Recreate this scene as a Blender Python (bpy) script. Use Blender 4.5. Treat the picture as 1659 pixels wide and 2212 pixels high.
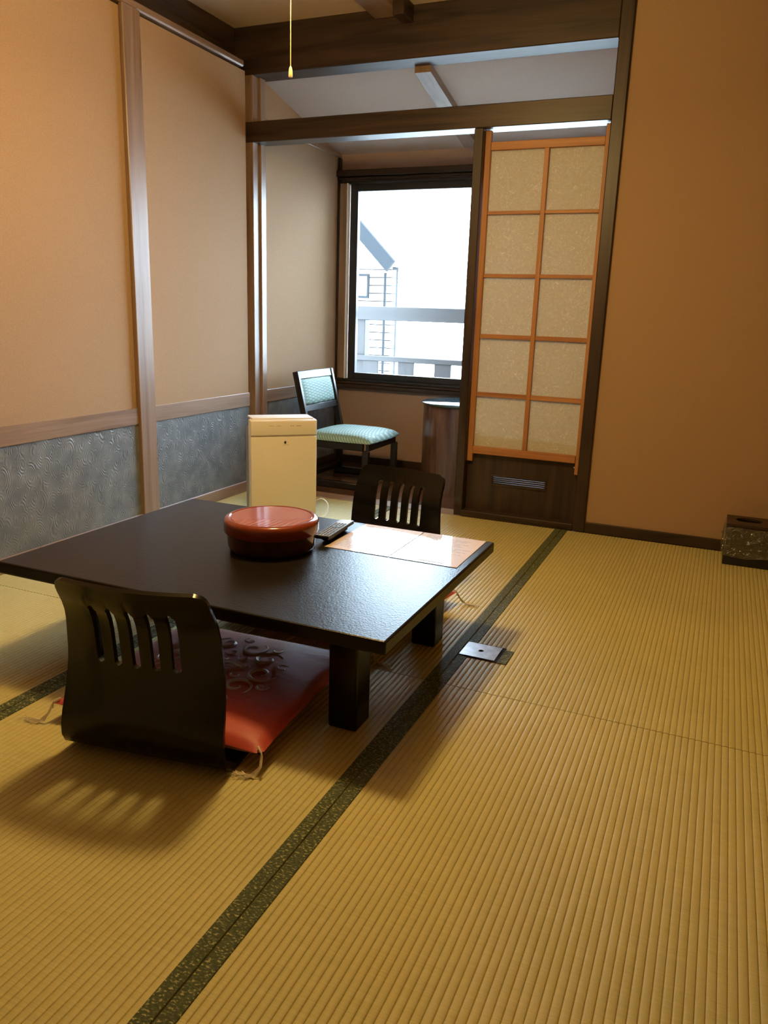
import bpy, bmesh, math, random
from mathutils import Vector, Matrix
random.seed(7)
for o in list(bpy.data.objects): bpy.data.objects.remove(o)
S = bpy.context.scene
COL = S.collection

# ------------------------------------------------------------------ camera
cd = bpy.data.cameras.new('camera'); cam = bpy.data.objects.new('camera', cd); COL.objects.link(cam)
yaw, pit, rol, FPX = -0.402364527, -0.249795451, 0.0327056, 1674.406
fwd = Vector((math.sin(yaw)*math.cos(pit), math.cos(yaw)*math.cos(pit), math.sin(pit)))
rt = Vector((math.cos(yaw), -math.sin(yaw), 0)); up = rt.cross(fwd)
r_ = rt*math.cos(rol) + up*math.sin(rol); u_ = -rt*math.sin(rol) + up*math.cos(rol)
M = Matrix((( r_.x, u_.x, -fwd.x, 0), (r_.y, u_.y, -fwd.y, 0), (r_.z, u_.z, -fwd.z, 1.0), (0, 0, 0, 1)))
cam.matrix_world = M
cd.sensor_fit = 'HORIZONTAL'; cd.sensor_width = 36; cd.lens = 36*FPX/1659; cd.clip_start = .02; cd.clip_end = 200
S.camera = cam

# ------------------------------------------------------------------ sky and exposure
SKY = (0.68, 0.84, 1.0); SKY_STRENGTH = 28.0
LAMP_COL = (1.0, 0.68, 0.25); LAMP_STRENGTH = 165.0
W = bpy.data.worlds.new('world'); S.world = W; W.use_nodes = True
bg = W.node_tree.nodes['Background']; bg.inputs[0].default_value = (*SKY, 1); bg.inputs[1].default_value = SKY_STRENGTH
S.view_settings.view_transform = 'Standard'; S.view_settings.look = 'None'
S.view_settings.gamma = 1; S.view_settings.use_curve_mapping = False
S.view_settings.exposure = 0.15

# ------------------------------------------------------------------ materials
class NT:
    def __init__(s, name):
        s.m = bpy.data.materials.new(name); s.m.use_nodes = True
        s.t = s.m.node_tree; s.b = s.t.nodes['Principled BSDF']; s.out = s.t.nodes['Material Output']
    def n(s, typ, **kw):
        nd = s.t.nodes.new(typ)
        for k, v in kw.items():
            if hasattr(nd, k): setattr(nd, k, v)
            else: nd.inputs[k.replace('_', ' ')].default_value = v
        return nd
    def l(s, a, b): s.t.links.new(a, b)
    def coord(s, scale=(1, 1, 1), kind='Object'):
        tc = s.n('ShaderNodeTexCoord'); mp = s.n('ShaderNodeMapping'); mp.inputs['Scale'].default_value = scale
        oi = s.n('ShaderNodeObjectInfo'); ad = s.n('ShaderNodeVectorMath', operation='ADD')
        sc = s.n('ShaderNodeVectorMath', operation='SCALE'); sc.inputs['Scale'].default_value = 7.3
        cb = s.n('ShaderNodeCombineXYZ'); s.l(oi.outputs['Random'], cb.inputs[0]); s.l(oi.outputs['Random'], cb.inputs[1]); s.l(oi.outputs['Random'], cb.inputs[2])
        s.l(cb.outputs[0], sc.inputs[0]); s.l(tc.outputs[kind], ad.inputs[0]); s.l(sc.outputs[0], ad.inputs[1])
        s.l(ad.outputs[0], mp.inputs[0]); return mp.outputs[0]
    def ramp(s, fac, stops):
        r = s.n('ShaderNodeValToRGB'); e = r.color_ramp.elements
        while len(e) < len(stops): e.new(0.5)
        for el, (p, c) in zip(e, stops): el.position = p; el.color = (*c, 1)
        s.l(fac, r.inputs[0]); return r.outputs[0]
    def bump(s, h, strength=.3, dist=.002):
        b = s.n('ShaderNodeBump'); b.inputs['Strength'].default_value = strength; b.inputs['Distance'].default_value = dist
        s.l(h, b.inputs['Height']); s.l(b.outputs[0], s.b.inputs['Normal']); return b
    def set(s, **kw):
        for k, v in kw.items(): s.b.inputs[k.replace('_', ' ')].default_value = v

def plain(name, col, rough=.5, spec=.5, coat=0, coat_rough=.05, metal=0, noise=0, nscale=60, bump=0, bdist=.001):
    N = NT(name); N.set(Base_Color=(*col, 1), Roughness=rough, Specular_IOR_Level=spec, Coat_Weight=coat, Coat_Roughness=coat_rough, Metallic=metal)
    if noise or bump:
        c = N.coord(); t = N.n('ShaderNodeTexNoise'); t.inputs['Scale'].default_value = nscale; t.inputs['Detail'].default_value = 4; N.l(c, t.inputs['Vector'])
        if noise:
            lo = tuple(max(0, x*(1-noise)) for x in col); hi = tuple(min(1, x*(1+noise)) for x in col)
            N.l(N.ramp(t.outputs[0], [(.3, lo), (.7, hi)]), N.b.inputs['Base Color'])
        if bump: N.bump(t.outputs[0], bump, bdist)
    return N.m

def wood(name, dark, light, axis='x', rough=.45, fine=1.0, spec=.5, bump=.15, coat=0):
    N = NT(name); a = {'x': 0, 'y': 1, 'z': 2}[axis]
    sc = [14*fine]*3; sc[a] = 1.0*fine
    c = N.coord(tuple(sc)); t = N.n('ShaderNodeTexNoise'); t.inputs['Scale'].default_value = 1.4; t.inputs['Detail'].default_value = 5; t.inputs['Distortion'].default_value = 1.0
    N.l(c, t.inputs['Vector'])
    sc2 = [160*fine]*3; sc2[a] = 5*fine
    c2 = N.coord(tuple(sc2)); t2 = N.n('ShaderNodeTexNoise'); t2.inputs['Scale'].default_value = 1; t2.inputs['Detail'].default_value = 2; N.l(c2, t2.inputs['Vector'])
    mx = N.n('ShaderNodeMath', operation='MULTIPLY_ADD'); mx.inputs[1].default_value = .35; N.l(t2.outputs[0], mx.inputs[0]); N.l(t.outputs[0], mx.inputs[2])
    N.l(N.ramp(mx.outputs[0], [(.45, dark), (.62, tuple((d+l)/2 for d, l in zip(dark, light))), (.85, light)]), N.b.inputs['Base Color'])
    N.set(Roughness=rough, Specular_IOR_Level=spec, Coat_Weight=coat, Coat_Roughness=.1)
    N.bump(mx.outputs[0], bump, .002)
    return N.m

def wall_mat(name, col):
    N = NT(name); c = N.coord((1, 1, 1)); t = N.n('ShaderNodeTexNoise'); t.inputs['Scale'].default_value = 330; t.inputs['Detail'].default_value = 3; N.l(c, t.inputs['Vector'])
    t2 = N.n('ShaderNodeTexNoise'); t2.inputs['Scale'].default_value = 150; N.l(c, t2.inputs['Vector'])
    lo = tuple(x*.90 for x in col); hi = tuple(min(1, x*1.07) for x in col)
    N.l(N.ramp(t.outputs[0], [(.35, lo), (.65, hi)]), N.b.inputs['Base Color'])
    N.set(Roughness=.85, Specular_IOR_Level=.2); N.bump(t2.outputs[0], .35, .0012); return N.m

MAT = {}
MAT['wall'] = wall_mat('wall_cloth', (.385, .252, .150))
MAT['wall_win'] = wall_mat('wall_brown', (.40, .28, .215))
MAT['ceil'] = wall_mat('ceiling_cloth', (.58, .45, .34))
MAT['ceil_alc'] = wall_mat('alcove_ceiling_cloth', (.50, .42, .38))
for ax in 'xyz':
    MAT['dark_'+ax] = wood('dark_wood_'+ax, (.009, .0062, .0055), (.050, .027, .018), ax, .40)
    MAT['trim_'+ax] = wood('walnut_trim_'+ax, (.17, .105, .07), (.30, .20, .14), ax, .33, spec=.5)
    MAT['cedar_'+ax] = wood('cedar_'+ax, (.30, .115, .038), (.46, .21, .08), ax, .5)
    MAT['floorwood_'+ax] = wood('floor_board_'+ax, (.05, .022, .012), (.15, .07, .04), ax, .25, coat=.4)
MAT['sillwood'] = wood('threshold_wood', (.20, .13, .085), (.38, .27, .19), 'x', .35)
MAT['lacquer'] = plain('black_lacquer', (.005, .0045, .0045), .20, .32)
MAT['blackwood'] = plain('black_stained_wood', (.013, .012, .014), .33, .5)
MAT['black'] = plain('black_plastic', (.006, .006, .007), .4)
MAT['gap'] = plain('dark_gap', (.006, .006, .006), .9)
MAT['metal'] = plain('brushed_metal', (.42, .42, .44), .35, metal=.9, noise=.25, nscale=40)
MAT['white_plastic'] = plain('white_plastic', (.78, .77, .74), .42)
MAT['ivory_plastic'] = plain('ivory_plastic', (.74, .70, .62), .38)
MAT['grey_plastic'] = plain('grey_plastic', (.30, .30, .29), .5)
MAT['print_dark'] = plain('dark_print', (.02, .02, .02), .6)
MAT['print_red'] = plain('red_print', (.30, .05, .03), .6)
MAT['print_grey'] = plain('grey_print', (.22, .2, .2), .5)
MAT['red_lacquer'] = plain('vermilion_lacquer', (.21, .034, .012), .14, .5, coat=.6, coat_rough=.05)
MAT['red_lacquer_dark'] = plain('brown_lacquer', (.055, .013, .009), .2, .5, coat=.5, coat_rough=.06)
MAT['tassel'] = plain('cream_tassel', (.72, .66, .5), .8)
MAT['embroidery'] = plain('silver_embroidery', (.50, .41, .42), .4, .6)
MAT['frame_dark'] = plain('dark_window_frame', (.018, .020, .026), .35)
MAT['knob'] = plain('cream_knob', (.9, .72, .4), .4)
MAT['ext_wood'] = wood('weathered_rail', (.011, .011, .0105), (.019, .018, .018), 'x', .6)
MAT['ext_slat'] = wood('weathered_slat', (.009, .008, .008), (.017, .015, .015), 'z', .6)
MAT['siding'] = wood('pale_siding', (.26, .25, .24), (.36, .35, .34), 'x', .8, bump=.05)
MAT['roof'] = plain('roof_slate', (.30, .32, .34), .6, noise=.1)
MAT['rake'] = plain('rake_board', (.009, .012, .015), .7, .2)
MAT['ground'] = plain('pale_ground', (.48, .48, .46), .9, noise=.15, nscale=3)
MAT['copper'] = plain('copper_wear', (.35, .2, .1), .5)

# tatami weave
def tatami():
    N = NT('tatami_rush'); tc = N.n('ShaderNodeTexCoord')
    mp = N.n('ShaderNodeMapping'); mp.inputs['Scale'].default_value = (14, 420, 1); N.l(tc.outputs['Object'], mp.inputs[0])
    t = N.n('ShaderNodeTexNoise'); t.inputs['Scale'].default_value = 1; t.inputs['Detail'].default_value = 3; N.l(mp.outputs[0], t.inputs['Vector'])
    t2 = N.n('ShaderNodeTexNoise'); t2.inputs['Scale'].default_value = 2.2; t2.inputs['Detail'].default_value = 3; N.l(tc.outputs['Object'], t2.inputs['Vector'])
    c1 = N.ramp(t.outputs[0], [(.3, (.47, .405, .170)), (.7, (.56, .495, .225))])
    c2 = N.ramp(t2.outputs[0], [(.35, (.90, .92, .90)), (.65, (1.0, 1.0, 1.0))])
    mx = N.n('ShaderNodeMix', data_type='RGBA', blend_type='MULTIPLY'); mx.inputs['Factor'].default_value = 1
    N.l(c1, mx.inputs['A']); N.l(c2, mx.inputs['B']); N.l(mx.outputs['Result'], N.b.inputs['Base Color'])
    N.set(Roughness=.55, Specular_IOR_Level=.35); N.bump(t.outputs[0], .25, .0008); return N.m
MAT['tatami'] = tatami()
def heri():
    N = NT('green_border_cloth'); c = N.coord((150, 260, 150)); t = N.n('ShaderNodeTexNoise'); t.inputs['Scale'].default_value = 1; t.inputs['Detail'].default_value = 2; N.l(c, t.inputs['Vector'])
    N.l(N.ramp(t.outputs[0], [(.40, (.050, .062, .030)), (.58, (.085, .105, .055)), (.66, (.36, .34, .17))]), N.b.inputs['Base Color'])
    N.set(Roughness=.75, Specular_IOR_Level=.25); N.bump(t.outputs[0], .3, .001); return N.m
MAT['heri'] = heri()

def wainscot():
    N = NT('embossed_wainscot'); tc = N.n('ShaderNodeTexCoord')
    mp = N.n('ShaderNodeMapping'); mp.inputs['Scale'].default_value = (1, 21, 12); N.l(tc.outputs['Object'], mp.inputs[0])
    v = N.n('ShaderNodeTexVoronoi'); v.inputs['Scale'].default_value = 1; N.l(mp.outputs[0], v.inputs['Vector'])
    m = N.n('ShaderNodeMath', operation='MULTIPLY'); m.inputs[1].default_value = 46; N.l(v.outputs['Distance'], m.inputs[0])
    sn = N.n('ShaderNodeMath', operation='SINE'); N.l(m.outputs[0], sn.inputs[0])
    t = N.n('ShaderNodeTexNoise'); t.inputs['Scale'].default_value = 14; t.inputs['Detail'].default_value = 3; N.l(tc.outputs['Object'], t.inputs['Vector'])
    N.l(N.ramp(t.outputs[0], [(.35, (.115, .130, .150)), (.65, (.18, .195, .21))]), N.b.inputs['Base Color'])
    N.set(Roughness=.42, Specular_IOR_Level=.5); 
    t3 = N.n('ShaderNodeTexNoise'); t3.inputs['Scale'].default_value = 30; t3.inputs['Detail'].default_value = 2; N.l(tc.outputs['Object'], t3.inputs['Vector'])
    mr = N.n('ShaderNodeMapRange'); mr.inputs['From Min'].default_value = .45; mr.inputs['From Max'].default_value = .62; N.l(t3.outputs[0], mr.inputs['Value'])
    mm = N.n('ShaderNodeMath', operation='MULTIPLY'); N.l(sn.outputs[0], mm.inputs[0]); N.l(mr.outputs[0], mm.inputs[1])
    N.bump(mm.outputs[0], .42, .002); return N.m
MAT['wainscot'] = wainscot()

def paper():
    N = NT('shoji_paper'); c = N.coord((1, 1, 1)); t = N.n('ShaderNodeTexNoise'); t.inputs['Scale'].default_value = 35; t.inputs['Detail'].default_value = 6; t.inputs['Distortion'].default_value = 3.5; N.l(c, t.inputs['Vector'])
    col = N.ramp(t.outputs[0], [(.35, (.56, .53, .47)), (.62, (.64, .61, .55)), (.70, (.80, .78, .72))])
    d = N.n('ShaderNodeBsdfDiffuse'); N.l(col, d.inputs[0]); tr = N.n('ShaderNodeBsdfTranslucent'); N.l(col, tr.inputs[0])
    mx = N.n('ShaderNodeMixShader'); mx.inputs[0].default_value = .20; N.l(d.outputs[0], mx.inputs[1]); N.l(tr.outputs[0], mx.inputs[2]); N.l(mx.outputs[0], N.out.inputs[0]); return N.m
MAT['paper'] = paper()

def glass():
    N = NT('window_glass'); tr = N.n('ShaderNodeBsdfTransparent'); tr.inputs[0].default_value = (.93, .96, .97, 1)
    gl = N.n('ShaderNodeBsdfGlossy'); gl.inputs['Roughness'].default_value = .02; fr = N.n('ShaderNodeFresnel'); fr.inputs[0].default_value = 1.45
    mx = N.n('ShaderNodeMixShader'); N.l(fr.outputs[0], mx.inputs[0]); N.l(tr.outputs[0], mx.inputs[1]); N.l(gl.outputs[0], mx.inputs[2]); N.l(mx.outputs[0], N.out.inputs[0]); return N.m
MAT['glass'] = glass()
def bagfilm():
    N = NT('clear_bag_film'); tc = N.n('ShaderNodeTexCoord'); t = N.n('ShaderNodeTexNoise'); t.inputs['Scale'].default_value = 22; t.inputs['Detail'].default_value = 3; t.inputs['Distortion'].default_value = 2.5; N.l(tc.outputs['Object'], t.inputs['Vector'])
    b = N.n('ShaderNodeBump'); b.inputs['Strength'].default_value = .9; b.inputs['Distance'].default_value = .02; N.l(t.outputs[0], b.inputs['Height'])
    tr = N.n('ShaderNodeBsdfTransparent'); tr.inputs[0].default_value = (.9, .9, .88, 1)
    gl = N.n('ShaderNodeBsdfGlossy'); gl.inputs['Roughness'].default_value = .12; N.l(b.outputs[0], gl.inputs['Normal'])
    df = N.n('ShaderNodeBsdfDiffuse'); df.inputs[0].default_value = (.7, .7, .65, 1)
    m1 = N.n('ShaderNodeMixShader'); m1.inputs[0].default_value = .15; N.l(tr.outputs[0], m1.inputs[1]); N.l(gl.outputs[0], m1.inputs[2])
    m2 = N.n('ShaderNodeMixShader'); m2.inputs[0].default_value = .025; N.l(m1.outputs[0], m2.inputs[1]); N.l(df.outputs[0], m2.inputs[2]); N.l(m2.outputs[0], N.out.inputs[0]); return N.m
MAT['bag'] = bagfilm()

def table_top():
    N = NT('dark_table_lacquer'); c = N.coord((1, 1, 1)); t = N.n('ShaderNodeTexNoise'); t.inputs['Scale'].default_value = 190; t.inputs['Detail'].default_value = 2; N.l(c, t.inputs['Vector'])
    N.set(Base_Color=(.011, .0085, .0075, 1), Roughness=.30, Specular_IOR_Level=.17); N.bump(t.outputs[0], .42, .0012); return N.m
MAT['table'] = table_top()

def lid_wood():
    N = NT('lacquered_lid_grain'); c = N.coord((1, 1, 1)); w = N.n('ShaderNodeTexWave', wave_type='BANDS'); w.inputs['Scale'].default_value = 17; w.inputs['Distortion'].default_value = 5; w.inputs['Detail'].default_value = 2; w.inputs['Detail Scale'].default_value = .6
    N.l(c, w.inputs['Vector'])
    N.l(N.ramp(w.outputs[0], [(.1, (.24, .038, .014)), (.6, (.36, .075, .028))]), N.b.inputs['Base Color'])
    N.set(Roughness=.16, Coat_Weight=.4, Coat_Roughness=.05); N.bump(w.outputs[0], .05, .001); return N.m
MAT['lid_wood'] = lid_wood()

def upholstery():
    N = NT('teal_upholstery'); tc = N.n('ShaderNodeTexCoord')
    def wv(sc, rot):
        mp = N.n('ShaderNodeMapping'); mp.inputs['Rotation'].default_value = rot; N.l(tc.outputs['Object'], mp.inputs[0])
        w = N.n('ShaderNodeTexWave', wave_type='BANDS'); w.inputs['Scale'].default_value = sc; w.inputs['Distortion'].default_value = .6; N.l(mp.outputs[0], w.inputs['Vector']); return w.outputs[0]
    a = wv(24, (.6, .5, .55)); b = wv(24, (-.6, .5, -.55))
    mx = N.n('ShaderNodeMath', operation='MULTIPLY'); N.l(a, mx.inputs[0]); N.l(b, mx.inputs[1])
    N.l(N.ramp(mx.outputs[0], [(.05, (.20, .38, .38)), (.5, (.42, .60, .58))]), N.b.inputs['Base Color'])
    N.set(Roughness=.6, Specular_IOR_Level=.4); N.bump(mx.outputs[0], .35, .003); return N.m
MAT['teal'] = upholstery()

def red_silk():
    N = NT('red_silk'); c = N.coord(); t = N.n('ShaderNodeTexNoise'); t.inputs['Scale'].default_value = 500; N.l(c, t.inputs['Vector'])
    t2 = N.n('ShaderNodeTexNoise'); t2.inputs['Scale'].default_value = 9; t2.inputs['Detail'].default_value = 2; t2.inputs['Distortion'].default_value = .8; N.l(c, t2.inputs['Vector'])
    N.l(N.ramp(t.outputs[0], [(.3, (.34, .032, .018)), (.7, (.46, .05, .028))]), N.b.inputs['Base Color'])
    N.set(Roughness=.5, Specular_IOR_Level=.4, Sheen_Weight=.25); N.bump(t2.outputs[0], .35, .012); return N.m
MAT['red'] = red_silk()

def trunk_wood():
    N = NT('trunk_wood'); c = N.coord((9, 9, 1.1)); w = N.n('ShaderNodeTexNoise'); w.inputs['Scale'].default_value = 1.3; w.inputs['Detail'].default_value = 5; w.inputs['Distortion'].default_value = 2.2; N.l(c, w.inputs['Vector'])
    N.l(N.ramp(w.outputs[0], [(.35, (.055, .026, .016)), (.55, (.13, .068, .042)), (.7, (.19, .11, .07))]), N.b.inputs['Base Color'])
    N.set(Roughness=.28, Coat_Weight=.3); N.bump(w.outputs[0], .2, .004); return N.m
MAT['trunk'] = trunk_wood()

def emis(name, col, st):
    N = NT(name); e = N.n('ShaderNodeEmission'); e.inputs[0].default_value = (*col, 1); e.inputs[1].default_value = st; N.l(e.outputs[0], N.out.inputs[0]); return N.m
MAT['lamp'] = emis('lamp_glow', LAMP_COL, LAMP_STRENGTH)
def sheetmat():
    N = NT('laminated_paper'); N.set(Base_Color=(.66, .53, .44, 1), Roughness=.5, Coat_Weight=1.0, Coat_Roughness=.03, Coat_IOR=1.6)
    c = N.coord(); t = N.n('ShaderNodeTexNoise'); t.inputs['Scale'].default_value = 6; N.l(c, t.inputs['Vector'])
    b = N.n('ShaderNodeBump'); b.inputs['Strength'].default_value = .12; b.inputs['Distance'].default_value = .004; N.l(t.outputs[0], b.inputs['Height']); N.l(b.outputs[0], N.b.inputs['Coat Normal']); return N.m
MAT['sheet'] = sheetmat()

# ------------------------------------------------------------------ mesh helpers
def link(name, me, mat=None, parent=None, loc=(0, 0, 0), rot=(0, 0, 0)):
    o = bpy.data.objects.new(name, me); COL.objects.link(o)
    if mat is not None and me is not None:
        me.materials.clear(); me.materials.append(MAT[mat] if isinstance(mat, str) else mat)
    o.location = loc; o.rotation_euler = rot
    if parent: o.parent = parent
    return o
def fin(bm, name, smooth=None):
    bmesh.ops.recalc_face_normals(bm, faces=bm.faces[:])
    me = bpy.data.meshes.new(name); bm.to_mesh(me); bm.free()
    if smooth is not None:
        for p in me.polygons: p.use_smooth = True
        me.set_sharp_from_angle(angle=math.radians(smooth))
    return me
def bm_box(bm, c, d, bevel=0, rot=None, seg=1):
    r = bmesh.ops.create_cube(bm, size=1); vs = r['verts']
    bmesh.ops.scale(bm, vec=d, verts=vs)
    if bevel:
        es = list({e for v in vs for e in v.link_edges})
        rr = bmesh.ops.bevel(bm, geom=es, offset=min(bevel, min(d)*.45), segments=seg, affect='EDGES', profile=.5)
        vs = list({v for f in rr['faces'] for v in f.verts} | {v for v in vs if v.is_valid})
    if rot is not None: bmesh.ops.rotate(bm, cent=(0, 0, 0), matrix=rot, verts=vs)
    bmesh.ops.translate(bm, vec=c, verts=vs); return vs
def box(name, x, y, z, mat, parent=None, bevel=.003, seg=1):
    """box from world ranges; origin at its centre; parent must be unrotated"""
    c = Vector(((x[0]+x[1])/2, (y[0]+y[1])/2, (z[0]+z[1])/2)); d = (abs(x[1]-x[0]), abs(y[1]-y[0]), abs(z[1]-z[0]))
    bm = bmesh.new(); bm_box(bm, (0, 0, 0), d, bevel, seg=seg); me = fin(bm, name)
    p = parent
    while p: c = c - p.location; p = p.parent
    return link(name, me, mat, parent, c)
def multibox(name, boxes, mat, parent=None, bevel=.002):
    bm = bmesh.new(); b0 = boxes[0]
    c = Vector([(b0[i][0]+b0[i][1])/2 for i in range(3)])
    for b in boxes:
        cc = Vector([(b[i][0]+b[i][1])/2 for i in range(3)]) - c; d = [abs(b[i][1]-b[i][0]) for i in range(3)]
        bm_box(bm, cc, d, bevel)
    me = fin(bm, name); p = parent
    while p: c = c - p.location; p = p.parent
    return link(name, me, mat, parent, c)
def lathe(prof, seg=64):
    bm = bmesh.new(); rings = []
    for r, z in prof:
        if r < 1e-6: rings.append([bm.verts.new((0, 0, z))])
        else: rings.append([bm.verts.new((r*math.cos(2*math.pi*i/seg), r*math.sin(2*math.pi*i/seg), z)) for i in range(seg)])
    for a, b in zip(rings[:-1], rings[1:]):
        for i in range(seg):
            j = (i+1) % seg
            if len(a) == 1 and len(b) == 1: continue
            if len(a) == 1: bm.faces.new((a[0], b[i], b[j]))
            elif len(b) == 1: bm.faces.new((a[i], a[j], b[0]))
            else: bm.faces.new((a[i], a[j], b[j], b[i]))
    return bm
def bm_tube(bm, pts, rad, seg=6, cap=True):
    pts = [Vector(p) for p in pts]; rings = []
    for i, p in enumerate(pts):
        d = (pts[min(i+1, len(pts)-1)] - pts[max(i-1, 0)]).normalized()
        a = d.orthogonal().normalized() if i == 0 else (prev - d*prev.dot(d)).normalized()
        prev = a; b = d.cross(a); r = rad(i/(len(pts)-1)) if callable(rad) else rad
        rings.append([bm.verts.new(p + a*r*math.cos(2*math.pi*k/seg) + b*r*math.sin(2*math.pi*k/seg)) for k in range(seg)])
    for A, B in zip(rings[:-1], rings[1:]):
        for k in range(seg): bm.faces.new((A[k], A[(k+1) % seg], B[(k+1) % seg], B[k]))
    if cap: bm.faces.new(rings[0][::-1]); bm.faces.new(rings[-1])
def tube(name, pts, rad, mat, parent=None, seg=8, loc=(0, 0, 0)):
    bm = bmesh.new(); bm_tube(bm, pts, rad, seg); return link(name, fin(bm, name, 50), mat, parent, loc)
def prism(name, poly, y0, y1, mat, parent=None, axis='y'):
    """polygon (x,z) extruded along y (axis y) or (y,z) along x"""
    bm = bmesh.new(); mk = (lambda a, b, t: (a, t, b)) if axis == 'y' else (lambda a, b, t: (t, a, b))
    A = [bm.verts.new(mk(a, b, y0)) for a, b in poly]; B = [bm.verts.new(mk(a, b, y1)) for a, b in poly]
    bm.faces.new(A); bm.faces.new(B[::-1])
    for i in range(len(poly)): bm.faces.new((A[i], A[(i+1) % len(poly)], B[(i+1) % len(poly)], B[i]))
    off = Vector((0, 0, 0)); p = parent
    while p: off = off - p.location; p = p.parent
    return link(name, fin(bm, name), mat, parent, off)
def tag(o, label=None, cat=None, group=None, kind=None):
    if label: o['label'] = label
    if cat: o['category'] = cat
    if group: o['group'] = group
    if kind: o['kind'] = kind
    return o
def st(o, label): return tag(o, label, None, None, 'structure')
def empty(name, loc, rz=0):
    o = bpy.data.objects.new(name, None); COL.objects.link(o); o.location = loc; o.rotation_euler = (0, 0, rz); o.empty_display_size = .05; return o

# ================================================================== the setting
CE = 2.386; XL = -2.42; YB = 3.74; YW = 4.78
XR = 1.22; YR = -1.15
# ---- tatami floor
fl = st(box('floor', (-2.66, XR+.05), (YR-.05, 3.80), (-.08, -.035), 'gap', bevel=0), 'tatami mat floor with dark green cloth borders')
cols = [(-2.452, -1.558), (-1.558, -.637), (-.637, .37), (.37, XR)]
rows = [(YR, .08), (.08, 1.905), (1.905, 3.733)]
def mat_mesh(w, l):
    bm = bmesh.new(); pitch = .0152; n = max(2, round((w-.06)/pitch)); x0 = -w/2+.028; x1 = w/2-.028
    prof = []
    for i in range(n):
        for t in (0, .05, .14, .3, .5, .7, .86, .95):
            prof.append((x0+(x1-x0)*(i+t)/n, -.0030 + .0030*(math.sin(math.pi*t)**.28 if t else 0)))
    prof.append((x1, -.0030))
    pts = [(-w/2, -.035), (-w/2, -.001), (x0, -.001)] + prof[0:] + [(x1, -.001), (w/2, -.001), (w/2, -.035)]
    A = [bm.verts.new((x, -l/2, z)) for x, z in pts]; B = [bm.verts.new((x, l/2, z)) for x, z in pts]
    for i in range(len(pts)-1): bm.faces.new((A[i], A[i+1], B[i+1], B[i]))
    bm.faces.new(A[::-1]); bm.faces.new(B)
    return fin(bm, 'tatami_mat', 60)
def heri_mesh(l):
    bm = bmesh.new(); bm_box(bm, (0, 0, 0), (.030, l, .003), .001); return fin(bm, 'border')
for (xa, xb) in cols:
    for (ya, yb) in rows:
        g = .0012; w = xb-xa-2*g; l = yb-ya-2*g; cx, cy = (xa+xb)/2, (ya+yb)/2
        m = link('tatami_mat', mat_mesh(w, l), 'tatami', fl, Vector((cx, cy, 0))-fl.location)
        hm = heri_mesh(l)
        for s in (-1, 1): link('border', hm, 'heri', m, (s*(w/2-.015), 0, .0002))
# ---- alcove floor boards and threshold
fa = st(box('floor_alcove', (-2.46, -.50), (3.801, 4.80), (-.08, -.02), 'gap', bevel=0), 'glossy dark board floor of the window alcove')
y = 3.85; i = 0
while y < 4.78:
    y2 = min(y+.116, 4.785); x = -2.45; cut = (-1.45, -1.75, -1.2, -1.6)[i % 4]
    for xa, xb in ((-2.45, cut), (cut, -.56)): box('plank', (xa+.0008, xb-.0008), (y+.0008, y2-.0008), (-.02, 0), 'floorwood_x', fa, .0012)
    y = y2; i += 1
st(box('trim_1', (-2.45, -1.16), (3.7345, 3.848), (-.06, .0015), 'sillwood', None, .003), 'pale wooden threshold between tatami and alcove boards')
# ---- main ceiling
st(box('ceiling', (-2.6, XR+.1), (YR-.1, 3.9), (CE, CE+.05), 'ceil', bevel=0), 'beige papered ceiling above dark beams')
# ---- left wall
wl = st(box('wall_left', (XL-.2, XL), (YR, 3.70), (-.08, 2.17), 'wall', bevel=0), 'beige cloth left wall over embossed blue grey wainscot')
posts = [(.93, 1.035), (2.785, 2.892)]
spans = [(YR, .93), (1.035, 2.785), (2.892, 3.70)]
for a, b in spans:
    box('wainscot', (XL, XL+.004), (a, b), (.0, .48), 'wainscot', wl, 0)
    box('dado_rail', (XL, XL+.012), (a, b-.004 if b > 3.6 else b), (.479, .553), 'trim_y', wl, .002)
    box('skirting', (XL, XL+.014), (a, b), (.0, .058), 'trim_y', wl, .002)
for a, b in posts: box('post', (XL, XL+.022), (a, b), (0, 2.18), 'trim_z', wl, .003)
box('cap_trim', (XL-.03, XL+.016), (YR, 3.672), (2.18, 2.212), 'trim_y', wl, .006)
st(box('trim_2', (-2.62, -2.504), (YR, 3.74), (2.14, CE), 'dark_y', None, .004), 'dark recessed beam along the top of the left wall')
# ---- dark framing of the alcove opening
st(box('trim_3', (-2.62, -.586), (YB, 3.875), (2.163, CE), 'dark_x', None, .004), 'thick dark main beam under the ceiling')
st(box('trim_4', (-2.49, -.586), (3.737, 3.848), (1.845, 1.944), 'dark_x', None, .003), 'dark lintel beam crossing above the shoji')
st(box('trim_5', (-.586, -.529), (3.732, 3.86), (0, CE), 'dark_z', None, .004), 'tall dark pillar beside the orange wall')
st(box('trim_6', (-1.2, -1.156), (YB, 3.86), (0, 1.845), 'dark_z', None, .003), 'slim dark post between window view and shoji')
st(multibox('trim_7', [((-2.5, -2.402), (YB, 3.80), (0, 2.163)), ((-2.5, -2.39), (3.80, 3.848), (0, 2.163)), ((-2.62, -2.45), (3.69, 3.80), (-.06, 2.17))], 'trim_z'), 'narrow wooden corner post at the left of the alcove')
st(box('trim_8', (-1.72, -1.581), (YR, 3.74), (2.346, CE), 'trim_y', None, .003), 'shallow ceiling joist running into the main beam')
st(box('trim_9', (-1.58, -1.524), (3.62, 3.74), (2.311, CE), 'dark_y', None, .003), 'dark block beside the ceiling joist on the main beam')
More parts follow.
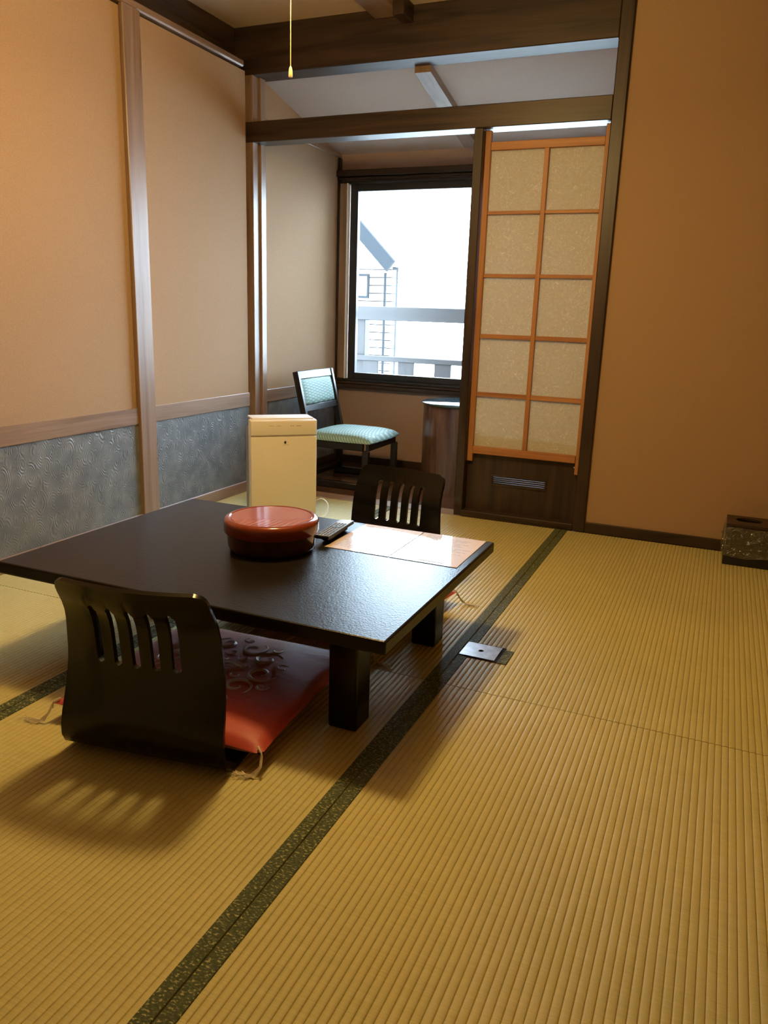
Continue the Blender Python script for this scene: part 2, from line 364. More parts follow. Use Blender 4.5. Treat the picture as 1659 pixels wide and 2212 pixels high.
# lower partition under the shoji with a slatted vent
pz = [(-1.156, -1.02), (-.752, -.586)]
pt = st(multibox('wall_partition', [((-1.156, -.586), (3.802, 3.822), (.03, .172)), ((-1.156, -.586), (3.802, 3.822), (.218, .42)), ((-1.156, -1.02), (3.802, 3.822), (.172, .218)), ((-.752, -.586), (3.802, 3.822), (.172, .218))], 'dark_z', None, 0), 'dark board panel with slatted vent under the shoji')
for k in range(5): box('slat', (-1.02, -.752), (3.803, 3.815), (.172+k*.0098, .1795+k*.0098), 'dark_x', pt, .0008)
multibox('vent_frame', [((-1.03, -.742), (3.797, 3.802), (.216, .224)), ((-1.03, -.742), (3.797, 3.802), (.166, .174)), ((-1.03, -1.02), (3.797, 3.802), (.174, .216)), ((-.752, -.742), (3.797, 3.802), (.174, .216))], 'dark_x', pt, .001)
box('base_rail', (-1.158, -.586), (3.736, 3.85), (-.034, .032), 'dark_x', pt, .003)
# ---- right part of the back wall
wb = st(box('wall_back', (-.535, XR), (3.748, 3.80), (-.08, CE), 'wall', bevel=0), 'plain orange beige wall right of the dark pillar')
st(box('baseboard_back', (-.529, XR), (3.733, 3.748), (0, .052), 'dark_x', None, .003), 'dark wooden baseboard under the orange wall')
st(box('wall_right', (XR, XR+.05), (YR, 3.8), (-.08, CE), 'wall', bevel=0), 'beige wall on the right side outside the view')
st(box('wall_rear', (-2.6, XR+.05), (YR-.05, YR), (-.05, CE), 'wall', bevel=0), 'beige wall behind the viewer')
# ---- alcove walls and sloped ceiling
zc = lambda yy: 2.167-.218*(yy-3.893)
wa = st(prism('wall_alcove_left', [(3.80, 0), (4.80, 0), (4.80, zc(4.80)), (3.80, zc(3.80))], XL-.06, XL, 'wall', axis='x'), 'pale lit alcove side wall behind the teal chair')
box('dado_rail', (XL, XL+.012), (3.848, YW), (.485, .556), 'trim_y', wa, .002)
box('wainscot', (XL, XL+.004), (3.848, YW), (0, .486), 'wainscot', wa, 0)
box('skirting', (XL, XL+.014), (3.848, YW), (0, .058), 'dark_y', wa, .002)
box('cap_trim', (XL, XL+.016), (3.848, YW), (1.952, 1.986), 'trim_y', wa, .004)
box('corner_strip', (XL, XL+.02), (YW-.028, YW), (.03, 1.952), 'dark_z', wa, .003)
st(prism('wall_alcove_right', [(3.80, 0), (4.80, 0), (4.80, zc(4.80)), (3.80, zc(3.80))], -.58, -.52, 'wall_win', axis='x'), 'alcove side wall hidden behind the shoji')
st(prism('ceiling_alcove', [(3.80, zc(3.80)), (4.86, zc(4.86)), (4.86, zc(4.86)+.05), (3.80, zc(3.80)+.05)], -2.48, -.52, 'ceil_alc', axis='x'), 'sloping papered ceiling of the alcove')
st(prism('trim_10', [(3.86, zc(3.86)-.04), (4.68, zc(4.68)-.04), (4.68, zc(4.68)), (3.86, zc(3.86))], -1.557, -1.475, 'trim_y', axis='x'), 'single sloping rafter under the alcove ceiling')
WX0, WX1, WZ0, WZ1 = -2.36, -.66, .56, 1.80
ww = st(multibox('wall_window', [((-2.48, -.52), (YW, 4.88), (-.05, WZ0)), ((-2.48, -.52), (YW, 4.88), (WZ1, 2.05)), ((-2.48, WX0), (YW, 4.88), (WZ0, WZ1)), ((WX1, -.52), (YW, 4.88), (WZ0, WZ1))], 'wall_win', None, 0), 'brown papered wall around the alcove window')
box('skirting', (-2.42, -.58), (YW-.014, YW), (0, .05), 'dark_x', ww, .002)
# ---- window
wn = st(empty('window_1', (-1.65, YW, WZ0)), 'wide dark framed window looking onto a bright balcony')
def wbox(name, x, yy, z, mat, parent=wn, bevel=.003): return box(name, x, yy, z, mat, parent, bevel)
wbox('sill', (-2.43, -.60), (4.735, 4.79), (.512, .535), 'dark_x')
wbox('sill_track', (-2.43, -.60), (4.75, 4.80), (.538, .552), 'dark_x')
wbox('sill_track', (-2.43, -.60), (4.765, 4.83), (.555, .572), 'frame_dark')
wbox('head_board', (-2.43, -.60), (4.735, 4.79), (1.838, 1.875), 'dark_x')
wbox('head_track', (-2.43, -.60), (4.75, 4.80), (1.820, 1.834), 'dark_x')
wbox('head_track', (-2.43, -.60), (4.765, 4.83), (1.796, 1.814), 'frame_dark')
wbox('jamb', (-2.405, -2.352), (4.755, 4.80), (.572, 1.80), 'trim_z')
wbox('jamb_gasket', (-2.352, -2.345), (4.752, 4.79), (.572, 1.80), 'white_plastic', bevel=.001)
wbox('stile', (-2.344, -2.29), (4.79, 4.83), (.572, 1.80), 'frame_dark')
wbox('stile', (-.71, -.66), (4.79, 4.83), (.572, 1.80), 'frame_dark')
wbox('top_rail', (-2.29, -.71), (4.79, 4.83), (1.755, 1.80), 'frame_dark')
wbox('bottom_rail', (-2.29, -.71), (4.79, 4.83), (.572, .612), 'frame_dark')
wbox('pane', (-2.292, -.708), (4.808, 4.813), (.61, 1.757), 'glass', bevel=0)

# ================================================================== outdoors
st(box('ground', (-60, 40), (4.9, 90), (-2.75, -2.7), 'ground', bevel=0), 'pale overexposed ground outside')
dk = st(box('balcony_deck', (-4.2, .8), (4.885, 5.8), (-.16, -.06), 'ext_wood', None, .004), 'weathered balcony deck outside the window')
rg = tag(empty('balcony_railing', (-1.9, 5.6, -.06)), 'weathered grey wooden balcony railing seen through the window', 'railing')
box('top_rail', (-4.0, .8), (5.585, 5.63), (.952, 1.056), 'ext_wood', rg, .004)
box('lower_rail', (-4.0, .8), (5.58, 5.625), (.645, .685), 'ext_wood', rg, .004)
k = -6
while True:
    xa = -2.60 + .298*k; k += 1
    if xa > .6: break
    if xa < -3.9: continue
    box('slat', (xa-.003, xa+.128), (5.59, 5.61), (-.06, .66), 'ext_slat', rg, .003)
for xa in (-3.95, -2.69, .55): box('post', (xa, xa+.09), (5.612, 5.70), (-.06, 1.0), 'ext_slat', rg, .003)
# neighbouring house
hs = tag(empty('neighbour_house', (-6.5, 12.2, -2.7)), 'pale clapboard house with sloping roof beyond the balcony', 'house')
roofz = lambda x: 2.60 - (x+5.655)*.995
box('wall', (-9.0, -5.12), (12.04, 12.3), (-2.7, 1.75), 'rake', hs, 0)
z = -.9
while z < 3.2:
    xr = min(-5.05, -5.655 + (2.60-.26-z-.1)/.995)
    box('clapboard', (-8.6, xr), (12.0, 12.05), (z, z+.111), 'siding', hs, .002); z += .124
prism('roof', [(-4.88, roofz(-4.88)), (-6.9, roofz(-6.9)), (-8.9, roofz(-6.9)-1.99), (-8.9, roofz(-6.9)-2.13), (-6.9, roofz(-6.9)-.14), (-4.95, roofz(-4.95)-.14)], 11.65, 16.0, 'roof', hs)
prism('rake_board', [(-4.90, roofz(-4.90)-.05), (-6.9, roofz(-6.9)-.05), (-6.9, roofz(-6.9)-.33), (-5.03, roofz(-5.03)-.33)], 11.58, 11.645, 'rake', hs)
hw = box('window', (-5.70, -5.525), (11.97, 12.0), (1.28, 1.59), 'white_plastic', hs, .003)
multibox('window_frame', [((-5.735, -5.49), (11.95, 11.985), (1.59, 1.625)), ((-5.735, -5.49), (11.95, 11.985), (1.245, 1.28)), ((-5.735, -5.70), (11.95, 11.985), (1.28, 1.59)), ((-5.525, -5.49), (11.95, 11.985), (1.28, 1.59))], 'rake', hw, .002)
tube('downpipe', [(-5.19+6.5, 11.93-12.2, z+2.7) for z in (-.6, .2, 1.0, 1.64)], .022, 'rake', hs)

# ================================================================== shoji
sh = tag(empty('shoji_screen', (-.871, 3.788, .286)), 'cedar framed shoji screen with ten paper panes beside the pillar', 'screen')
YA, YZ = 3.776, 3.800
box('stile', (-1.155, -1.127), (YA, YZ), (.286, 1.840), 'cedar_z', sh, .002)
box('stile', (-.608, -.588), (YA, YZ), (.270, 1.840), 'cedar_z', sh, .002)
box('top_rail', (-1.127, -.608), (YA+.002, YZ), (1.754, 1.790), 'cedar_x', sh, .002)
box('bottom_rail', (-1.127, -.608), (YA-.006, YZ), (.327, .364), 'cedar_x', sh, .002)
zz = [.364, .613, .641, .897, .924, 1.184, 1.207, 1.470, 1.491, 1.754]
for a, b in ((.613, .641), (.897, .924), (1.184, 1.207), (1.470, 1.491)):
    for xa, xb in ((-1.127, -.874), (-.853, -.608)): box('muntin', (xa, xb), (YA+.004, YZ-.006), (a+.003, b-.003), 'cedar_x', sh, .0015)
box('muntin', (-.874, -.853), (YA+.002, YZ-.006), (.364, 1.754), 'cedar_z', sh, .0015)
for i in range(5):
    a, b = zz[2*i], zz[2*i+1]
    for xa, xb in ((-1.127, -.864), (-.864, -.608)): box('paper_pane', (xa, xb), (YZ-.0055, YZ-.0047), (a-.012, b+.012), 'paper', sh, 0)
for xa, z in ((-1.1255, .322), (-.6095, .305)):
    bm = lathe([(0, 0), (.004, 0), (.004, .004), (0, .005)], 12); link('pin', fin(bm, 'pin', 40), 'metal', sh, Vector((xa, YA+.006, z))-sh.location, (0, math.radians(90 if xa < -.8 else -90), 0))

# ================================================================== table
TZ = .31
tx0, tx1, ty0, ty1 = -1.765, -.60, 1.442, 2.314
tb = tag(empty('low_table', ((tx0+tx1)/2, (ty0+ty1)/2, 0)), 'low black lacquered square table in the middle of the tatami', 'table')
box('tabletop', (tx0, tx1), (ty0, ty1), (TZ-.034, TZ), 'table', tb, .005, 2)
for xa in (tx0+.118, tx1-.118-.078):
    for ya in (ty0+.113, ty1-.113-.082): box('leg', (xa, xa+.078), (ya, ya+.082), (.0, TZ-.034), 'lacquer', tb, .006, 2)
for ya in (ty0+.14, ty1-.16): box('apron', (tx0+.19, tx1-.19), (ya, ya+.02), (TZ-.074, TZ-.034), 'lacquer', tb, .002)
for xa in (tx0+.145, tx1-.165): box('apron', (xa, xa+.02), (ty0+.19, ty1-.19), (TZ-.074, TZ-.034), 'lacquer', tb, .002)

# ================================================================== zaisu
def zaisu_mesh():
    prof = [(.40, .006), (.34, .006), (.24, .006), (.14, .006), (.06, .006), (.02, .008), (-.008, .014), (-.026, .026), (-.035, .044), (-.036, .066), (-.030, .098), (-.020, .131), (-.012, .162), (-.006, .191), (-.002, .215), (-.001, .2325), (0, .25), (-.001, .286), (-.004, .315), (-.0095, .343), (-.019, .367), (-.026, .380), (-.034, .3945), (-.040, .408), (-.0445, .419), (-.0475, .4265), (-.050, .432)]
    r0, r1 = 15, 21                                       # slot rows: z .2325 .. .380
    sl = []
    for k in range(-2, 3): sl += [k*.0455-.0092, k*.0455-.0052, k*.0455, k*.0455+.0052, k*.0455+.0092]
    us = [-1, -.995, -.97, -.9, -.8, -.7, -.6] + [None]*25 + [.6, .7, .8, .9, .97, .995, 1]
    def hw(z, y):
        h = .205 - .028*max(0, min(1, z/.43))
        rr = .024; top = .432
        if z > top-rr: h -= rr - math.sqrt(max(0, rr*rr-(z-(top-rr))**2))
        if y > .376: h -= .02*(y-.376)/.024
        return h
    bm = bmesh.new(); V = []
    for i, (y, z) in enumerate(prof):
        h = hw(z, y); row = []; s = .036*min(1, max(0, (z-.02)/.25))
        for c, u in enumerate(us):
            if u is None: x = sl[c-7]
            else: x = math.copysign(.112 + (h-.112)*(abs(u)-.6)/.4 if abs(u) > .6 else .112, u)
            e = x/.2; yy = y - s*(1-min(1, e*e))
            zt = z
            # round slot ends
            if u is None:
                kk = (c-7) % 5
                if i == r0 and kk in (0, 4): zt += .006
                elif i == r0 and kk in (1, 3): zt += .002
                if i == r1 and kk in (0, 4): zt -= .006
                elif i == r1 and kk in (1, 3): zt -= .002
            row.append(bm.verts.new((x, yy, zt)))
        V.append(row)
    for i in range(len(prof)-1):
        for c in range(len(us)-1):
            if r0 <= i < r1 and us[c] is None and us[c+1] is None and (c-7) % 5 != 4: continue
            bm.faces.new((V[i][c], V[i][c+1], V[i+1][c+1], V[i+1][c]))
    bmesh.ops.recalc_face_normals(bm, faces=bm.faces[:])
    bmesh.ops.solidify(bm, geom=bm.faces[:], thickness=.011)
    loose = [v for v in bm.verts if not v.link_faces]; bmesh.ops.delete(bm, geom=loose, context='VERTS')
    return fin(bm, 'zaisu', 38)
zm = zaisu_mesh()
def zaisu(loc, rz, label):
    o = link('floor_chair', zm, 'lacquer', None, loc, (0, 0, rz)); return tag(o, label, 'floor chair', 'legless chairs at the low table')
zlow = min(v.co.z for v in zm.vertices)
zaisu((-1.092, 1.255, -zlow+.0006), math.radians(8.8), 'black bentwood legless chair in front, its slotted back to the viewer')
zaisu((-1.067, 2.596, -zlow+.0006), math.radians(172), 'black bentwood legless chair across the table, facing the viewer')

# ================================================================== cushions
def cush_h(u, v, T):
    e = (1-abs(u)**3.2)*(1-abs(v)**3.2)
    return T*max(0, e)**.42
def cushion(loc, rz, label, sx=.58, sy=.55, T=.042, embroider=True):
    root = empty('zabuton_cushion', loc, rz); tag(root, label, 'cushion', 'red floor cushions')
    n = 40; bm = bmesh.new(); top = {}; bot = {}
    def P(i, j): 
        u, v = -1+2*i/n, -1+2*j/n
        # edges bow in slightly between corners
        k = 1-.035*(1-v*v)*abs(u)**2; q = 1-.035*(1-u*u)*abs(v)**2
        return u, v, u*sx/2*k, v*sy/2*q
    for i in range(n+1):
        for j in range(n+1):
            u, v, x, y = P(i, j); h = cush_h(u, v, T)
            wr = .0022*math.sin(7*u+9*v*u+3)*(1-u*u)*(1-v*v)
            edge = i in (0, n) or j in (0, n)
            t = bm.verts.new((x, y, T*.8+h+(0 if edge else wr))); top[i, j] = t
            bot[i, j] = t if edge else bm.verts.new((x, y, max(.0, T*.8-h*1.0)))
    for i in range(n):
        for j in range(n):
            bm.faces.new((top[i, j], top[i+1, j], top[i+1, j+1], top[i, j+1]))
            bm.faces.new((bot[i, j], bot[i, j+1], bot[i+1, j+1], bot[i+1, j]))
    link('cover', fin(bm, 'cover', 70), 'red', root)
    rnd = random.Random(3)
    for cx, cy in ((-1, -1), (1, -1), (1, 1), (-1, 1)):
        bm = bmesh.new(); bx, by = cx*sx/2*.985, cy*sy/2*.985
        bm_tube(bm, [(bx-cx*.01, by-cy*.006, T*.8+.012), (bx+cx*.004, by+cy*.004, T*.8+.004), (bx+cx*.006, by+cy*.006, T*.5)], .0022, 5)
        for q in range(22):
            a = rnd.uniform(-.9, .5); L = rnd.uniform(.055, .105)
            dx, dy = math.cos(a)*(-.75 if cx > 0 else -.75), -abs(math.sin(a))*.35-.1
            if cy > 0: dy = -dy
            p0 = Vector((bx+cx*.005+rnd.uniform(-.003, .003), by+cy*.005, T*.75)); p1 = p0+Vector((cx*.004, cy*.012, -T*.45)); 
            zf = -loc[2]+.0035+rnd.uniform(0, .002)
            p2 = Vector((p1.x+dx*L*.25, p1.y+cy*.008, zf+.002)); p3 = Vector((p1.x+dx*L*.6, p2.y+dy*L*.3, zf)); p4 = Vector((p1.x+dx*L, p2.y+dy*L*.55+rnd.uniform(-.016, .016), zf)); p3.y += rnd.uniform(-.006, .006)
            bm_tube(bm, [p0, p1, p2, p3, p4], .0007, 4)
        link('tassel', fin(bm, 'tassel', 60), 'tassel', root)
    if embroider:
        bm = bmesh.new(); rnd = random.Random(11)
        def zt(x, y):
            u, v = max(-1, min(1, x/(sx/2))), max(-1, min(1, y/(sy/2))); return T*.8+cush_h(u, v, T)+.0022*math.sin(7*u+9*v*u+3)*(1-u*u)*(1-v*v)-.0012
        def spiral(x, y, r, a0, turns, sgn, wd):
            pts = []
            for q in range(28):
                t = q/27; a = a0+sgn*t*turns*2*math.pi; rr = r*(1-.8*t); px, py = x+rr*math.cos(a), y+rr*math.sin(a); pts.append((px, py, zt(px, py)))
            bm_tube(bm, pts, lambda t: wd*(.45+math.sin(math.pi*min(1, t*1.1))*.7), 5)
        for k in range(10):
            a = k*2*math.pi/10; R = .135
            spiral(R*math.cos(a), R*math.sin(a), .042, a, 1.2, 1 if k % 2 else -1, .0058)
            spiral(.178*math.cos(a+.3), .178*math.sin(a+.3), .019, a+1, 1.0, -1 if k % 2 else 1, .0036)
            spiral(.082*math.cos(a+.3), .082*math.sin(a+.3), .020, a+2, 1.0, 1, .0038)
        for k in range(6):
            a = k*math.pi/3; spiral(.035*math.cos(a), .035*math.sin(a), .016, a, .95, 1, .002)
        link('embroidery', fin(bm, 'embroidery', 60), 'embroidery', root)
        bm = bmesh.new()
        for a, L in ((.35, .075), (2.8, .06), (-.6, .05), (1.3, .05)):
            pts = [(t*L*math.cos(a), t*L*math.sin(a)+.006*math.sin(5*t), zt(0, 0)+.006*math.sin(math.pi*min(1, t*1.2))+.001) for t in (0, .2, .4, .6, .8, 1)]
            bm_tube(bm, pts, .0022, 5)
        link('centre_tuft', fin(bm, 'centre_tuft', 60), 'tassel', root)
    return root
cushion((-1.135, 1.565, .0135), math.radians(3), 'red silk cushion with silver scroll embroidery on the near floor chair')
cushion((-1.10, 2.275, .0135), math.radians(172), 'red silk cushion mostly hidden under the far side of the table', embroider=False)

# ================================================================== round box on the table
bx = tag(empty('lidded_box', (-1.18, 1.92, TZ)), 'round vermilion lacquered lidded box on the black table', 'box')
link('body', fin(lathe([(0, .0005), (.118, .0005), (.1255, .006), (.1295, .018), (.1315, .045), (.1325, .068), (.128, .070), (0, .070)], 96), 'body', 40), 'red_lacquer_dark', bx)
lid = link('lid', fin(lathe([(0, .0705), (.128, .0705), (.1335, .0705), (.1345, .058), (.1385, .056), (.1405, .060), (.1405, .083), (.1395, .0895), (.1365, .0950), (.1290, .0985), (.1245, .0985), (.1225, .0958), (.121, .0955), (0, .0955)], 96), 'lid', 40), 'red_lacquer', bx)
link('lid_panel', fin(lathe([(0, .0958), (.1195, .0958), (.1205, .0963), (.1195, .0972), (.10, .0976), (0, .0978)], 96), 'lid_panel', 40), 'lid_wood', lid)

# ================================================================== laminated sheets
def sheet(x0, x1, label, side):
    o = box('laminated_sheet', (x0, x1), (2.004, 2.304), (TZ+.0004, TZ+.0016), 'sheet', None, .0003)
    tag(o, label, 'sheet'); rnd = random.Random(side)
    bm = bmesh.new()
    for r in range(19):
        yy = .125-r*.0135; xs = -.085 + rnd.choice((0, 0, .012)); L = rnd.uniform(.07, .165)
        x = xs
        while x < xs+L:
            w = rnd.uniform(.008, .026); bm_box(bm, (x+w/2, yy, .00085), (w, .0032, .00008)); x += w+.004
    if side == 2: bm_box(bm, (.02, -.132, .00085), (.075, .008, .00008))
    link('print', fin(bm, 'print'), 'print_grey', o)
    return o
sheet(-1.045, -.836, 'left laminated information sheet lying against the remote control', 1)
sheet(-.833, -.624, 'right laminated information sheet at the corner of the table', 2)

# ================================================================== remote control
rc = empty('remote_control', (-1.073, 2.128, TZ)); rc.rotation_euler = (0, 0, math.radians(4))
tag(rc, 'slim black television remote with grey buttons on the table', 'remote control')
bm = bmesh.new(); bm_box(bm, (0, 0, .0215), (.047, .212, .011), .003, seg=2); link('case', fin(bm, 'case'), 'black', rc)
bm = bmesh.new(); bm_box(bm, (0, .0, .0095), (.030, .15, .0155), .006, seg=2); link('battery_hump', fin(bm, 'battery_hump'), 'black', rc)
bm = bmesh.new(); bm_box(bm, (0, 0, .0274), (.043, .204, .0008), .0003); face = link('face_plate', fin(bm, 'face_plate'), plain('face_with_window_sheen', (.30, .31, .32), .3), rc)  # light grey base colour stands in for the window reflected in the face
bmm = bmesh.new(); bm_box(bmm, (0, 0, 0), (.0075, .0055, .0016), .0007); btn = fin(bmm, 'button')
btn.materials.append(MAT['black'])
for r in range(13):
    for c in range(4):
        if 8 <= r <= 9 and c in (1, 2): continue
        o = bpy.data.objects.new('button', btn); COL.objects.link(o); o.parent = rc; o.location = (-.0155+c*.0103, -.092+r*.0118, .0285)
link('navigation_ring', fin(lathe([(.005, 0), (.012, 0), (.012, .0016), (.005, .0016), (.005, 0)], 24), 'ring', 40), 'black', rc, (0, .0085, .0278))

# ================================================================== air purifier
ang = math.atan2(.68, .73); PW, PH, PD = .312, .524, .175
ap = tag(empty('air_purifier', (-1.935, 2.97, 0), ang), 'ivory box shaped air purifier standing behind the table', 'air purifier')
def pbox(name, x, yy, z, mat, parent=ap, bevel=.004, seg=2):
    bm = bmesh.new(); bm_box(bm, ((x[0]+x[1])/2, (yy[0]+yy[1])/2, (z[0]+z[1])/2), (x[1]-x[0], yy[1]-yy[0], z[1]-z[0]), bevel, seg=seg); return link(name, fin(bm, name, 40), mat, parent)
pbox('body', (.006, PW-.006), (.045, PD), (.0, PH-.05), 'grey_plastic', bevel=.02, seg=3)
pbox('front_shell', (0, PW), (.008, .06), (.004, PH-.008), 'white_plastic', bevel=.006)
fp = pbox('front_panel', (.002, PW-.002), (-.002, .010), (.012, PH-.086), 'ivory_plastic', bevel=.003)
cp = pbox('control_panel', (.002, PW-.002), (-.002, .010), (PH-.078, PH-.012), 'ivory_plastic', bevel=.003)
pbox('top_grille', (.012, PW-.012), (.022, PD-.03), (PH-.012, PH-.002), 'white_plastic', bevel=.003)
def pr(name, boxes, mat, parent):
    bm = bmesh.new()
    for x, z, w, h in boxes: bm_box(bm, (x, -.0022, z), (w, .0006, h))
    link(name, fin(bm, name), mat, parent)
for q in [(.098, PH-.035, .022, .0014), (.130, PH-.035, .022, .0014), (.188, PH-.035, .005, .003), (.198, PH-.035, .006, .003), (.224, PH-.036, .022, .0022)]: pr('marking', [q], 'print_grey', cp)
# round emblem: dark disc with a bite, a dot and a line of lettering below
bm = bmesh.new(); zc0 = PH-.112; vs = []
for q in range(33):
    a = math.radians(50+q*260/32); vs.append(bm.verts.new((.161+.0066*math.cos(a), -.0025, zc0+.0066*math.sin(a))))
bm.faces.new(vs); v2 = [bm.verts.new((.172+.0014*math.cos(q*math.pi/5), -.0025, zc0+.0014*math.sin(q*math.pi/5))) for q in range(10)]; bm.faces.new(v2)
link('emblem', fin(bm, 'emblem'), 'print_dark', fp)
pr('lettering', [(.152+q*.0034, PH-.123, .0024, .0016) for q in range(8)], 'print_red', fp)
pc = [(.29, .17, .03), (.33, .23, .012), (.37, .26, .055), (.405, .245, .075), (.425, .20, .055), (.40, .14, .02), (.36, .11, .005), (.30, .12, .004)]
def smooth_path(pts, n=8):
    P = [Vector(p) for p in pts]; P = [P[0]]+P+[P[-1]]; out = []
    for i in range(1, len(P)-2):
        for k in range(n):
            t = k/n; a, b, c, d = P[i-1], P[i], P[i+1], P[i+2]
            out.append(.5*((2*b)+(-a+c)*t+(2*a-5*b+4*c-d)*t*t+(-a+3*b-3*c+d)*t**3))
    out.append(P[-2]); return out
tube('power_cord', smooth_path(pc), .0028, 'white_plastic', ap, 6)

# ================================================================== alcove chair
ch = tag(empty('side_chair', (-2.04, 4.205, 0)), 'low black wooden chair with teal upholstery by the window', 'chair')
def cb(name, c, d, mat, parent=ch, bevel=.003, rot=None, seg=1):
    bm = bmesh.new(); bm_box(bm, (0, 0, 0), d, bevel, seg=seg); return link(name, fin(bm, name, 40), mat, parent, c, rot or (0, 0, 0))
# local: +x is the chair's front, y its width
HY = .225
tilt = math.atan2(.095, .40)
for s in (-1, 1):
    cb('leg', (.215, s*(HY-.016), .135), (.036, .032, .20), 'blackwood')
    cb('rear_leg', (-.165, s*(HY-.016), .14), (.036, .032, .22), 'blackwood')
    cb('runner', (.02, s*(HY-.016), .021), (.44, .034, .042), 'blackwood', bevel=.006)
    bm = bmesh.new(); vs = bm_box(bm, (0, 0, 0), (.036, .026, .44), .003); link('back_stile', fin(bm, 'back_stile'), 'blackwood', ch, (-.195, s*(HY-.013), .445), (0, -tilt, 0))
    cb('apron', (.025, s*(HY-.014), .255), (.35, .022, .045), 'blackwood')
cb('apron', (.218, 0, .255), (.022, .40, .045), 'blackwood'); cb('apron', (-.165, 0, .255), (.022, .40, .045), 'blackwood')
cb('stretcher', (-.165, 0, .055), (.02, .40, .03), 'blackwood')
def on_back(z): return -.195-(z-.445)*math.tan(tilt)
cb('back_rail', (on_back(.637), 0, .637), (.026, 2*HY-.052, .048), 'blackwood', rot=(0, -tilt, 0))
cb('back_rail', (on_back(.445), 0, .445), (.026, 2*HY-.052, .040), 'blackwood', rot=(0, -tilt, 0))
def pad(name, d, crown, mat, loc, rot=(0, 0, 0), n=16):
    bm = bmesh.new(); top = {}; bot = {}
    for i in range(n+1):
        for j in range(n+1):
            u, v = -1+2*i/n, -1+2*j/n
            def sq(a, b): return a*math.sqrt(1-b*b*.10) 
            x, y = sq(u, v)*d[0]/2, sq(v, u)*d[1]/2
            h = crown*((1-abs(u)**4)*(1-abs(v)**4))**.5
            top[i, j] = bm.verts.new((x, y, d[2]+h)); bot[i, j] = bm.verts.new((x, y, 0)) if (i in (0, n) or j in (0, n)) else None
    for i in range(n):
        for j in range(n): bm.faces.new((top[i, j], top[i+1, j], top[i+1, j+1], top[i, j+1]))
    ring = [(i, 0) for i in range(n)]+[(n, j) for j in range(n)]+[(i, n) for i in range(n, 0, -1)]+[(0, j) for j in range(n, 0, -1)]
    for a, b in zip(ring, ring[1:]+ring[:1]): bm.faces.new((bot[a], bot[b], top[b], top[a]))
    bm.faces.new([bot[a] for a in ring][::-1])
    return link(name, fin(bm, name, 75), mat, ch, loc, rot)
pad('seat', (.44, .47, .012), .040, 'teal', (.032, 0, .278))
pad('back_pad', (.155, .39, .006), .010, 'teal', (on_back(.541)+.002, 0, .541), (0, math.radians(90)-tilt, 0))

# ================================================================== trunk table
tt = tag(empty('trunk_table', (-1.38, 4.40, 0)), 'polished tree trunk side table with a round glass top', 'side table')
bm = bmesh.new(); seg, rows_ = 72, 24; rnd = random.Random(5); R = []
for r in range(rows_+1):
    z = .50*r/rows_; row = []
    for i in range(seg):
        a = 2*math.pi*i/seg; f = 1+.022*math.sin(2*a+1.3)+.016*math.sin(5*a+z*2.2)+.008*math.sin(9*a+z*5)+.05*max(0, .12-z)/.12*(.5+.5*math.sin(3*a))
        row.append(bm.verts.new((.235*f*math.cos(a), .235*f*math.sin(a), z)))
    R.append(row)
for A, B in zip(R[:-1], R[1:]):
    for i in range(seg): bm.faces.new((A[i], A[(i+1) % seg], B[(i+1) % seg], B[i]))
bm.faces.new(R[0][::-1]); bm.faces.new(R[-1]); link('trunk', fin(bm, 'trunk', 40), 'trunk', tt)
N = NT('tinted_glass'); N.set(Base_Color=(.07, .12, .145, 1), Roughness=.08, Specular_IOR_Level=.22)
link('glass_top', fin(lathe([(0, .5005), (.247, .5005), (.250, .503), (.250, .509), (.247, .5115), (0, .5115)], 72), 'glass_top', 40), N.m, tt)

# ================================================================== waste bin
wbn = tag(empty('waste_bin', (.216, 3.612, 0)), 'square black waste bin lined with a clear plastic bag', 'bin')
def bb(name, c, d, mat, bevel=.002):
    bm = bmesh.new(); bm_box(bm, c, d, bevel); return link(name, fin(bm, name), mat, wbn)
BW, BD, BH = .246, .176, .182
bb('bin_body', (0, 0, .085), (BW-.004, BD-.004, .169), 'black')
bm = bmesh.new(); n = 32; inner = [bm.verts.new((-.035+.052*math.cos(2*math.pi*i/n), .012+.042*math.sin(2*math.pi*i/n), BH)) for i in range(n)]
inlow = [bm.verts.new((v.co.x, v.co.y, BH-.010)) for v in inner]
def sqp(a):
    c, s = math.cos(a), math.sin(a); k = 1/max(abs(c), abs(s)); return c*k*BW/2, s*k*BD/2
outer = []
for i in range(n): outer.append(sqp(2*math.pi*i/n))
ov = [bm.verts.new((x, yy, BH)) for x, yy in outer]; ol = [bm.verts.new((x, yy, BH-.012)) for x, yy in outer]
for i in range(n):
    j = (i+1) % n
    bm.faces.new((inner[i], inner[j], ov[j], ov[i])); bm.faces.new((ov[i], ov[j], ol[j], ol[i])); bm.faces.new((inner[j], inner[i], inlow[i], inlow[j]))
link('lid', fin(bm, 'lid'), plain('dark_brown_lid', (.03, .018, .015), .4), wbn)
bm = bmesh.new(); rnd = random.Random(9); nz, nn = 10, 72; rg2 = []
for r in range(nz+1):
    z = .040+.128*r/nz; row = []
    for i in range(nn):
        a = 2*math.pi*i/nn; c, s = math.cos(a), math.sin(a); k = min((BW/2)/max(1e-6, abs(c)), (BD/2)/max(1e-6, abs(s)))
        o = .003+.012*(.5+.5*math.sin(7*a+r*.9))*math.sin(math.pi*r/nz)*rnd.uniform(0, 1.3)+.008*(1-r/nz)*(.5+.5*math.sin(5*a+2))
        row.append(bm.verts.new((c*(k+o), s*(k+o), z+.006*math.sin(4*a)*(1-r/nz))))
    rg2.append(row)
for A, B in zip(rg2[:-1], rg2[1:]):
    for i in range(nn): bm.faces.new((A[i], A[(i+1) % nn], B[(i+1) % nn], B[i]))
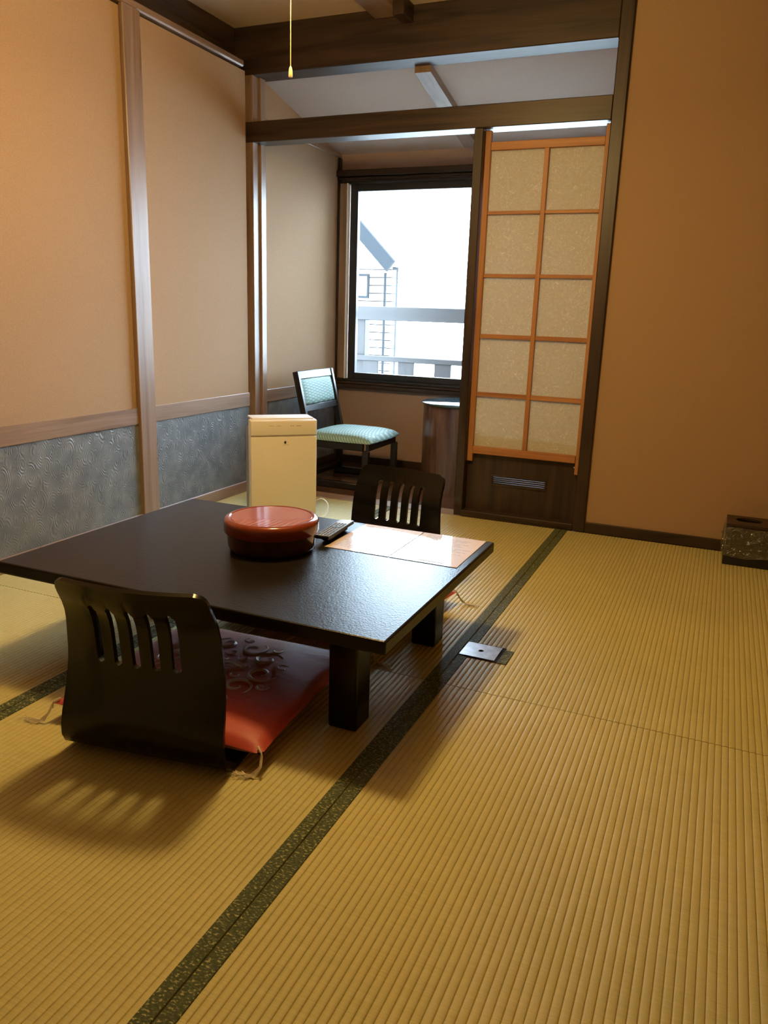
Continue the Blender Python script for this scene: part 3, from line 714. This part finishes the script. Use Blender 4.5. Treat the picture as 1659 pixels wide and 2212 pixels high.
link('plastic_bag', fin(bm, 'plastic_bag', 50), 'bag', wbn)

# ================================================================== floor outlet
fo = tag(empty('floor_outlet', (-.578, 2.158, 0)), 'small square metal floor outlet cover set in the tatami', 'floor outlet')
bm = bmesh.new(); bm_box(bm, (.004, .002, .0008), (.125, .112, .0022)); link('recess', fin(bm, 'recess'), 'gap', fo)
bm = bmesh.new(); n = 24; top = [bm.verts.new((.008*math.cos(2*math.pi*i/n), .008*math.sin(2*math.pi*i/n), .0045)) for i in range(n)]
lo = [bm.verts.new((v.co.x, v.co.y, .0022)) for v in top]
def sq2(a):
    c, s = math.cos(a), math.sin(a); k = 1/max(abs(c), abs(s)); return c*k*.055, s*k*.050
oo = [bm.verts.new((*sq2(2*math.pi*i/n), .0045)) for i in range(n)]; od = [bm.verts.new((v.co.x, v.co.y, .0)) for v in oo]
for i in range(n):
    j = (i+1) % n; bm.faces.new((top[i], top[j], oo[j], oo[i])); bm.faces.new((oo[i], oo[j], od[j], od[i])); bm.faces.new((top[j], top[i], lo[i], lo[j]))
link('cover_plate', fin(bm, 'cover_plate'), 'metal', fo)
bm = bmesh.new(); bm_box(bm, (.079, -.006, .0012), (.028, .100, .003), .0008); link('border_patch', fin(bm, 'border_patch'), 'heri', fo)

# ================================================================== pendant lamp (above the view; its pull cord hangs into it)
LX, LY = -1.135, 1.95
pl = tag(empty('pendant_lamp', (LX, LY, 1.9)), 'glowing pendant lamp over the table with an amber pull cord', 'lamp')
link('diffuser', fin(lathe([(0, .0), (.095, .0), (.106, .010), (.110, .03), (.110, .075), (.10, .09), (0, .095)], 48), 'diffuser', 40), 'lamp', pl)
link('canopy', fin(lathe([(0, CE-1.9), (.05, CE-1.9), (.045, CE-1.93), (0, CE-1.935)], 32), 'canopy', 40), 'dark_x', pl)
tube('cable', [(0, 0, .095), (0, 0, .3), (0, 0, CE-1.93)], .004, 'black', pl)
tube('pull_cord', [(0, 0, -.284), (0, 0, -.15), (0, 0, 0)], .0011, 'knob', pl)
link('knob', fin(lathe([(0, -.309), (.0052, -.309), (.0055, -.304), (.0045, -.292), (.0030, -.286), (.0012, -.283), (0, -.283)], 20), 'knob', 40), 'knob', pl)
bpy.context.view_layer.update()
